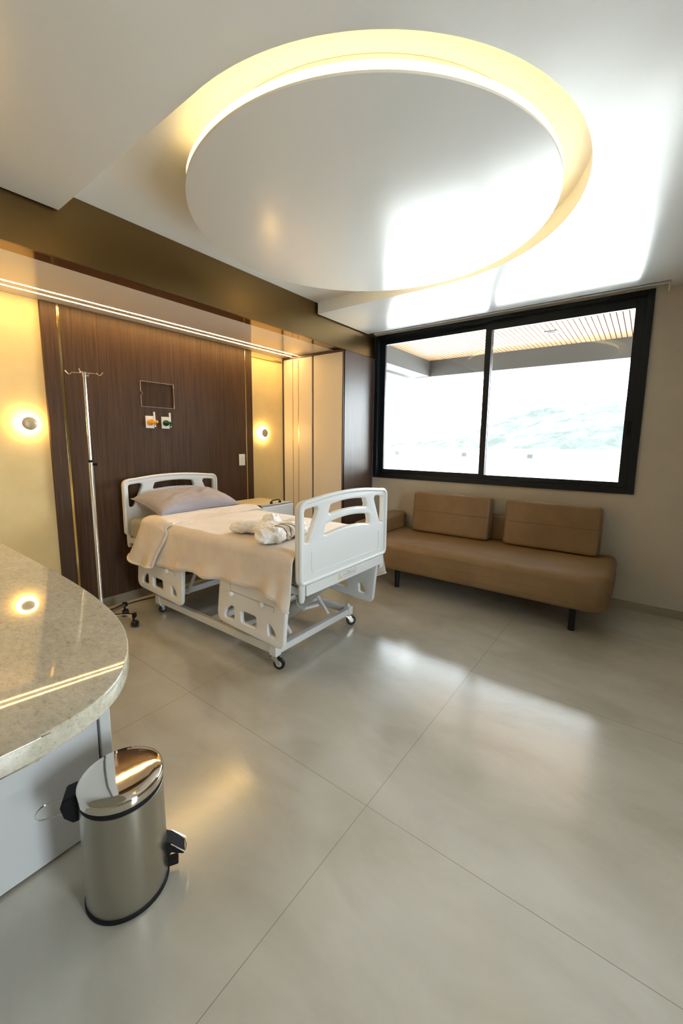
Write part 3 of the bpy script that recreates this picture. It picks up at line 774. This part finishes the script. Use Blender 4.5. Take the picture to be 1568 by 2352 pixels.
# robe bundle on the blanket: rolled sleeves crossing under a knot
def robe():
    bm = bmesh.new()
    def lobe(c, size, rz, seed, tilt=0.0, sq=2.4):
        R = Matrix.Translation(c) @ Matrix.Rotation(rz, 4, 'Z') @ Matrix.Rotation(tilt, 4, 'Y')
        n1, n2 = 28, 40; rings = []
        for i in range(n1+1):
            ph = PI*i/n1; ring = []
            for k in range(n2):
                th = 2*PI*k/n2
                d_ = Vector((math.cos(ph), math.sin(ph)*math.cos(th), math.sin(ph)*math.sin(th)))
                q = Vector([math.copysign(abs(c_)**(2/sq), c_) for c_ in d_])
                fold = 1+.08*math.sin(d_.x*16+seed*2+4*noise.noise(d_*2+Vector((seed, 0, 0))))*.5+.14*noise.noise(d_*3.0+Vector((0, seed, 0)))
                p = Vector((q.x*size[0]*(1+.1*noise.noise(d_*2+Vector((seed, 1, 1)))), q.y*size[1]*fold, q.z*size[2]*fold))
                if p.z < -size[2]*.8: p.z = -size[2]*.8
                ring.append(bm.verts.new(R @ p))
            rings.append(ring)
        for a, b in zip(rings, rings[1:]):
            for k in range(n2): bm.faces.new((a[k], a[(k+1) % n2], b[(k+1) % n2], b[k]))
    z = .808
    lobe((1.80, 2.10, z+.036), (.145, .075, .042), -.85, 1.0)      # left sleeve
    lobe((1.84, 1.96, z+.036), (.12, .10, .042), .2, 2.0)
    lobe((1.92, 2.04, z+.056), (.075, .065, .058), .6, 3.0)         # knot
    lobe((1.675, 1.805, z+.044), (.080, .075, .054), -.3, 4.0)       # near tail
    lobe((1.72, 1.775, z+.036), (.075, .055, .042), .4, 5.0)
    lobe((1.865, 1.815, z+.040), (.17, .090, .048), .0, 6.0)         # striped front
    lobe((2.02, 1.93, z+.036), (.12, .075, .040), .5, 7.0)
    bmesh.ops.remove_doubles(bm, verts=bm.verts, dist=.0001)
    o = obj('bathrobe', bm, 'robe_white', None, angle=3.0)
    rm = o.modifiers.new('remesh', 'REMESH'); rm.mode = 'VOXEL'; rm.voxel_size = .0042; rm.use_smooth_shade = True
    sm = o.modifiers.new('smooth', 'SMOOTH'); sm.iterations = 6; sm.factor = .5
    tag(o, 'white bathrobe rolled into a knotted bundle with thin brown stripes', 'bathrobe')
    bpy.context.view_layer.update()
    me = bpy.data.meshes.new_from_object(o.evaluated_get(bpy.context.evaluated_depsgraph_get())); me.name = 'bathrobe'
    o.modifiers.clear(); o.data = me
    nrm = [v.normal.copy() for v in me.vertices]
    for v, n_ in zip(me.vertices, nrm):
        q = v.co+Vector((noise.noise(v.co*9), noise.noise(v.co*9+Vector((5, 0, 0))), 0))*.03
        rdg = 1-abs(noise.noise(Vector((q.x*24, q.y*14, q.z*18))))*2.4
        v.co += n_*(.0068*rdg-.0028)
    for p in me.polygons: p.use_smooth = True
    from mathutils.bvhtree import BVHTree
    bv = BVHTree.FromPolygons([v.co for v in me.vertices], [tuple(p.vertices) for p in me.polygons])
    for x in (1.755, 1.795, 1.835):
        pts = []
        for k in range(22):
            a = math.radians(-12+150*k/21); d_ = Vector((0, math.cos(a)*-1, math.sin(a)))
            c_ = Vector((x+.012*math.sin(a*2), 1.81, .842)); h_ = bv.ray_cast(c_+d_*.3, -d_)
            if h_[0]: pts.append(h_[0]+d_*.0008)
        bm = bmesh.new(); bm_tube(bm, pts, .0026, 6); obj('stripe', bm, 'stripe_brown', o)
robe()

# ------------------------------------------------------------------ bedside cabinet
bc = thing('bedside_cabinet', 'cream topped bedside cabinet with white front beyond the bed', 'bedside cabinet', (2.85, 3.2, 0))
box('body', 2.64, 3.04, 3.00, 3.40, .10, .775, 'white_paint', bc, bevel=0.004)
box('top', 2.60, 3.06, 2.985, 3.42, .775, .800, 'table_top', bc, bevel=0.005)
f = box('flap', 2.645, 3.075, 2.925, 2.942, .28, .785, 'white_plastic', bc, bevel=0.006)
box('flap_rail', 2.630, 3.055, 2.935, 2.972, .786, .806, 'alu', f, bevel=0.003)
box('rail_end', 2.612, 2.634, 2.933, 2.976, .784, .808, 'black_plastic', f, bevel=0.003)
bm = bmesh.new(); bm_tube(bm, [(2.785, 2.955, .800), (2.792, 2.955, .832), (2.80, 2.955, .838), (2.895, 2.955, .838), (2.903, 2.955, .832), (2.910, 2.955, .800)], .006, 10)
bm_box(bm, 2.775, 2.80, 2.947, 2.963, .805, .826); bm_box(bm, 2.893, 2.918, 2.947, 2.963, .805, .826)
obj('handle', bm, 'black_plastic', f, bevel=0.002)
box('hinge_bracket', 2.620, 2.640, 2.945, 3.00, .70, .790, 'alu', bc, bevel=0.003)
for x in (2.68, 3.0):
    for y in (3.04, 3.36):
        c = tube('leg', [(x, y, .10), (x, y, .055)], .012, 'chrome_soft', bc, 10)
        bm = bmesh.new(); bm_lathe(bm, [(.020, -.009), (.025, -.007), (.025, .007), (.020, .009)], 20, Matrix.Translation((x, y, .025)) @ Matrix.Rotation(PI/2, 4, 'X')); obj('wheel', bm, 'black_rubber', c)

# ------------------------------------------------------------------ IV stand
IX, IY = 1.262, 3.20
iv = thing('iv_stand', 'tall chrome drip stand on five wheels beside the bed head', 'iv stand', (IX, IY, 0))
tube('lower_pole', [(IX, IY, .10), (IX, IY, 1.268)], .0145, 'chrome', iv, 20)
tube('upper_pole', [(IX, IY, 1.268), (IX, IY, 1.880)], .0095, 'chrome', iv, 18)
bm = bmesh.new(); bm_lathe(bm, [(.0155, 1.258), (.0165, 1.262), (.0165, 1.272), (.0105, 1.276)], 24, Matrix.Translation((IX, IY, 0))); c = obj('collar', bm, 'black_plastic', iv)
tube('clamp_knob', [(IX+.012, IY-.008, 1.245), (IX+.036, IY-.02, 1.245)], [.009, .012], 'black_plastic', c, 14)
bm = bmesh.new(); bm_tube(bm, [(IX, IY, 1.86), (IX, IY, 1.89)], .012, 12); obj('hook_hub', bm, 'chrome', iv)
for a in (math.radians(-37), math.radians(143), math.radians(55), math.radians(235)):
    d_ = Vector((math.cos(a), math.sin(a), 0)); P0 = Vector((IX, IY, 1.883))
    pl = [P0, P0+d_*.078, P0+d_*.088+Vector((0, 0, -.010)), P0+d_*.096+Vector((0, 0, -.013)), P0+d_*.106+Vector((0, 0, -.004)), P0+d_*.118+Vector((0, 0, .010))]
    tube('hook', pl, .0032, 'brass' if False else 'chrome', iv, 8)
bm = bmesh.new(); bm_lathe(bm, [(.03, .075), (.034, .080), (.034, .12), (.020, .135)], 28, Matrix.Translation((IX, IY, 0))); obj('base_hub', bm, 'chrome_soft', iv)
for k in range(5):
    a = math.radians(-48+72*k); d_ = Vector((math.cos(a), math.sin(a), 0)); s_ = Vector((-math.sin(a), math.cos(a), 0)); P0 = Vector((IX, IY, .095))
    R = Matrix.Translation((IX, IY, 0)) @ Matrix.Rotation(a, 4, 'Z')
    bm = bmesh.new(); bm_box(bm, .02, .225, -.014, .014, .082, .105, R); l = obj('base_leg', bm, 'chrome', iv, bevel=0.003)
    bm = bmesh.new(); bm_box(bm, .222, .246, -.016, .016, .076, .110, R); obj('end_cap', bm, 'black_plastic', l, bevel=0.003)
    bm = bmesh.new(); bm_tube(bm, [R @ Vector((.228, 0, .08)), R @ Vector((.228, 0, .045))], .007, 10); obj('wheel_stem', bm, 'black_plastic', l)
    ca = Matrix.Translation(R @ Vector((.236, 0, .027))) @ Matrix.Rotation(.5+k, 4, 'Z') @ Matrix.Rotation(PI/2, 4, 'X')
    bm = bmesh.new(); bm_lathe(bm, [(.014, -.022), (.024, -.018), (.0265, -.006), (.0265, .006), (.024, .018), (.014, .022)], 24, ca); obj('wheel', bm, 'black_rubber', l)

# cables on the floor
def cable(name, pts, lb, r=.0045):
    cu = []
    P_ = [Vector(p) for p in pts]
    for i in range(len(P_)-1):
        p0 = P_[max(i-1, 0)]; p1 = P_[i]; p2 = P_[i+1]; p3 = P_[min(i+2, len(P_)-1)]
        for k in range(8):
            t_ = k/8; cu.append(.5*((2*p1)+(-p0+p2)*t_+(2*p0-5*p1+4*p2-p3)*t_*t_+(-p0+3*p1-3*p2+p3)*t_**3))
    cu.append(P_[-1]); o = tube(name, cu, r, 'black_rubber', None, 8); tag(o, lb, 'cable')
cable('power_cable', [(0.75, 3.40, .005), (1.15, 3.47, .005), (1.45, 3.50, .005), (1.70, 3.50, .006), (1.95, 3.44, .008), (2.1, 3.35, .03)], 'black power cable running along the skirting to the bed head')
cable('bed_cable', [(1.95, 3.30, .006), (2.15, 3.33, .006), (2.32, 3.40, .02), (2.40, 3.38, .10), (2.36, 3.35, .30)], 'dark cable looping down under the bed near the far skirting', .004)

# ------------------------------------------------------------------ sofa
sf = thing('sofa', 'long tan leather sofa on dark round legs under the window', 'sofa', (3.75, 1.2, 0))
pl = round_poly([(3.325, .118), (4.175, .118), (4.175, 2.36), (3.325, 2.36)], [.16, .05, .04, .08], 12)
plate('seat', [pl], .275, .055, M_xy(.3325), 'tan_leather', sf, angle=1.2)
bm = bmesh.new()
for z, r in ((.405, .0012), (.325, .0012), (.255, .0012)):
    e = round_poly([(3.3235, .1165), (4.1765, .1165), (4.1765, 2.3615), (3.3235, 2.3615)], [.16, .05, .04, .08], 12)
    bm_tube(bm, [(x, y, z) for x, y in e], r, 6, closed=True)
obj('seat_seams', bm, 'tan_leather', sf)
pl = round_poly([(4.125, .30), (4.195, .30), (4.195, 2.05), (4.125, 2.05)], .03)
plate('backrest', [pl], .27, .03, M_xy(.585), 'tan_leather', sf, angle=1.2)
bm = bmesh.new(); pr = round_poly([(3.36, .44), (3.36, .615), (4.17, .640), (4.17, .44)], [.02, .05, .03, .02])
bm.free()
plate('armrest', [pr], .20, .035, M_xz(2.26), 'tan_leather', sf, angle=1.2)
for x, y in ((3.45, .345), (3.45, 1.875), (4.08, .345), (4.08, 2.1)):
    tube('leg', [(x, y, .215), (x, y, .0)], .024, 'black_aluminium', sf, 24)
def cushion(y0, y1, lb):
    th, hh = .150, .425
    R = Matrix.Translation((3.965, (y0+y1)/2, .477)) @ Matrix.Rotation(math.radians(7), 4, 'Y')
    hw = (y1-y0)/2
    pl = round_poly([(-hw, 0), (hw, 0), (hw, hh), (-hw, hh)], .035)
    Mx = R @ Matrix(((0, 0, 1, th/2-.01), (1, 0, 0, 0), (0, 1, 0, 0), (0, 0, 0, 1)))
    o = plate('sofa_cushion', [pl], th, .022, Mx, 'tan_leather', None, angle=1.2)
    tag(o, lb, 'cushion', 'loose tan back cushions on the sofa')
    bm = bmesh.new(); bm_tube(bm, [R @ Vector((-.0105, -hw+.02, hh*.53)), R @ Vector((-.0105, hw-.02, hh*.53))], .0016, 6)
    obj('seam', bm, 'tan_seam', o)
cushion(1.175, 1.995, 'tan leather back cushion beside the sofa armrest')
cushion(0.250, 1.030, 'tan leather back cushion at the open end of the sofa')

# ------------------------------------------------------------------ counter
HC = .89
ct = [(0.583, YW-.02), (0.580, 2.4), (0.577, 1.9), (0.572, 1.70), (0.563, 1.52), (0.548, 1.365), (0.531, 1.25), (0.507, 1.147), (0.472, 1.050), (0.430, .968), (0.384, .905), (0.333, .862), (0.290, .840), (0.240, .828), (0.195, .823), (0.10, .820), (-1.2, .820), (-1.2, YW-.02)]
def smooth_poly(pts, lo, hi, n=4):
    out = list(pts[:lo])
    for i in range(lo, hi):
        p0, p1, p2, p3 = [Vector(pts[max(0, min(len(pts)-1, j))]) for j in (i-1, i, i+1, i+2)]
        for k in range(n):
            t_ = k/n; out.append(tuple(.5*((2*p1)+(-p0+p2)*t_+(2*p0-5*p1+4*p2-p3)*t_*t_+(-p0+3*p1-3*p2+p3)*t_**3)))
    out += list(pts[hi:]); return out
co = thing('service_counter', 'speckled pale granite counter with rounded end on a white base', 'counter', (0, 2, 0))
plate('worktop', [smooth_poly(ct, 2, 15)], .042, .004, M_xy(HC-.021), 'granite', co, angle=0.6)
box('front_panel', -1.15, .540, 1.480, 1.500, .012, HC-.042, 'laminate_white', co, bevel=0.001)
box('end_post', .546, .590-.008, 1.470, 1.500, .0, HC-.042, 'laminate_white', co, bevel=0.003)
box('side_panel', .535, .555, 1.502, YW-.02, .0, HC-.042, 'laminate_white', co, bevel=0.001)
box('kick_base', -1.15, .53, 1.50, 1.55, 0.0, .03, 'gap_shade', co)  # recess shade under the panel painted as a near-black base

# ------------------------------------------------------------------ pedal bin
BX, BY = .500, 1.215
bn = thing('pedal_bin', 'shiny steel pedal bin with domed lid beside the white counter base', 'bin', (BX, BY, 0))
Tb = Matrix.Translation((BX, BY, 0))
bm = bmesh.new(); bm_lathe(bm, [(.117, .012), (.118, .016), (.1165, .345), (.114, .347), (.10, .347)], 72, Tb); obj('body', bm, 'steel_brushed', bn, angle=0.5)
bm = bmesh.new(); bm_lathe(bm, [(.116, 0), (.121, .002), (.121, .012), (.117, .016)], 72, Tb); obj('base_ring', bm, 'black_plastic', bn)
bm = bmesh.new(); bm_lathe(bm, [(.112, .345), (.117, .348), (.118, .360), (.115, .366), (.10, .366)], 72, Tb); obj('lid_seal', bm, 'black_plastic', bn)
bm = bmesh.new(); bm_lathe(bm, [(.112, .364), (.1195, .366), (.120, .385), (.118, .391), (.111, .3955), (.09, .3985), (.06, .400), (.03, .4008), (.001, .401)], 96, Tb); obj('lid', bm, 'steel_mirror', bn, angle=0.7)
ha = math.atan2(.085, -.14)
hd = Vector((math.cos(ha), math.sin(ha), 0)); hs = Vector((-math.sin(ha), math.cos(ha), 0))
R = Tb @ Matrix.Rotation(ha, 4, 'Z')
bm = bmesh.new(); prof = [(.108, .300), (.112, .385), (.150, .376), (.158, .352), (.150, .318), (.128, .296)]
lo = [bm.verts.new(R @ Vector((a, -.032, b))) for a, b in prof]; hi = [bm.verts.new(R @ Vector((a, .032, b))) for a, b in prof]
bm.faces.new(lo); bm.faces.new(hi[::-1])
for k in range(6): bm.faces.new((lo[k], lo[(k+1) % 6], hi[(k+1) % 6], hi[k]))
obj('hinge_block', bm, 'black_plastic', bn, bevel=0.005)
bm = bmesh.new(); pts = [R @ Vector((.145, -.028, .335))]
for k in range(13):
    a = -PI/2+PI*k/12; pts.append(R @ Vector((.195+.030*math.cos(a)*1.0, .030*math.sin(a), .333)))
pts.append(R @ Vector((.145, .028, .335)))
bm_tube(bm, pts, .0022, 8); obj('wire_handle', bm, 'chrome', bn)
R2 = Tb @ Matrix.Rotation(ha+PI, 4, 'Z')
bm = bmesh.new(); prof = [(.112, .075), (.112, .150), (.135, .135), (.172, .090), (.166, .082), (.130, .100)]
lo = [bm.verts.new(R2 @ Vector((a, -.024, b-.02))) for a, b in prof]; hi = [bm.verts.new(R2 @ Vector((a, .024, b-.02))) for a, b in prof]
bm.faces.new(lo); bm.faces.new(hi[::-1])
for k in range(6): bm.faces.new((lo[k], lo[(k+1) % 6], hi[(k+1) % 6], hi[k]))
pdl = obj('pedal', bm, 'black_plastic', bn, bevel=0.003)
bm = bmesh.new(); bm_tube(bm, [R2 @ Vector((.130, -.026, .117)), R2 @ Vector((.172, -.027, .072)), R2 @ Vector((.176, 0, .070)), R2 @ Vector((.172, .027, .072)), R2 @ Vector((.130, .026, .117))], .0022, 8); obj('pedal_edge', bm, 'chrome', pdl)
bm = bmesh.new(); bm_box(bm, .110, .150, -.016, .010, .022, .042, R2); obj('pedal_foot', bm, 'black_plastic', bn, bevel=0.003)

# ------------------------------------------------------------------ outside: canopy, terrace wall, hills
cn = thing('balcony_canopy', 'balcony canopy outside the window with pale timber slats and grey beams', 'canopy', (5.4, 1.3, 2.5))
box('soffit_board', XW+.17, 6.32, -1.6, 2.95, 2.79, 2.83, 'slat_back', cn, smooth=False)
bm = bmesh.new(); y = -1.55
while y < 2.93:
    bm_box(bm, XW+.17, 6.31, y, y+.045, 2.750, 2.789); y += .055
sl = obj('timber_slats', bm, 'slat_wood', cn, smooth=False)
box('edge_beam', 6.31, 6.55, -1.6, 3.2, 2.500, 2.85, 'fascia_grey', cn, smooth=False)
box('side_beam', XW+.17, 6.31, 2.95, 3.2, 2.508, 2.85, 'fascia_grey', cn, smooth=False)
sp = thing('recessed_spotlight', 'small square recessed spotlight in the timber slat canopy outside', 'spotlight', (5.52, 1.03, 2.74))
box('housing', 5.46, 5.58, .96, 1.10, 2.741, 2.750, 'outside_grey', sp, bevel=.002)
box('lens', 5.49, 5.55, .99, 1.07, 2.738, 2.742, 'black_plastic', sp)
nb = box('neighbouring_canopy', 4.2+.4, 6.55, 3.36, 6.0, 2.52, 2.80, 'fascia_grey', None, smooth=False)
box('pillar', 4.8, 5.2, 4.9, 5.3, -.05, 2.52, 'fascia_grey', nb, smooth=False)
tag(nb, 'grey canopy of the next balcony, seen at the left edge of the window', 'canopy')
tw = box('terrace_wall', 7.30, 7.45, -9.0, 14.0, -3.0, 1.345, 'outside_white', None, bevel=.01)
tag(tw, 'long white terrace parapet outside the window', 'parapet')
for i, yy in enumerate((4.047, 2.658, 1.543)):
    o = box('step_light', 7.27, 7.30, yy-.042, yy+.042, 1.190, 1.262, 'outside_grey', None, bevel=.004)
    tag(o, ('leftmost', 'middle', 'rightmost')[i]+' of three small grey square lights on the white terrace parapet', 'light fitting', 'square lights on the parapet')
tf = box('terrace_floor', XW+.17, 7.30, -9.0, 14.0, -.25, -.05, 'outside_white', None, smooth=False); tag(tf, 'pale terrace floor outside below the window', 'terrace')
bm = bmesh.new(); rows = []
for i in range(41):
    row = []
    for j in range(81):
        f = i/40; x = 60+140*f; y = -160+360*j/80
        az = math.atan2(y, x)
        hgt = (4+16*math.exp(-((az-.05)/.35)**2)+5*math.sin(az*5+1)*.5)*min(1, f*1.4)-6
        hgt += 2.6*noise.noise(Vector((x*.05, y*.05, 0)))+1.2*noise.noise(Vector((x*.16, y*.16, 3)))
        row.append(bm.verts.new((x, y, hgt)))
    rows.append(row)
for a, b in zip(rows, rows[1:]):
    for k in range(80): bm.faces.new((a[k], a[k+1], b[k+1], b[k]))
hl = obj('hill', bm, 'hill_green', None, angle=3.0); tag(hl, 'hazy tree-covered hillside far beyond the terrace wall', 'hill')
for o in list(COL.objects):
    if o.type == 'MESH' and o.parent is None and 'label' not in o and 'kind' not in o: print('UNTAGGED', o.name)
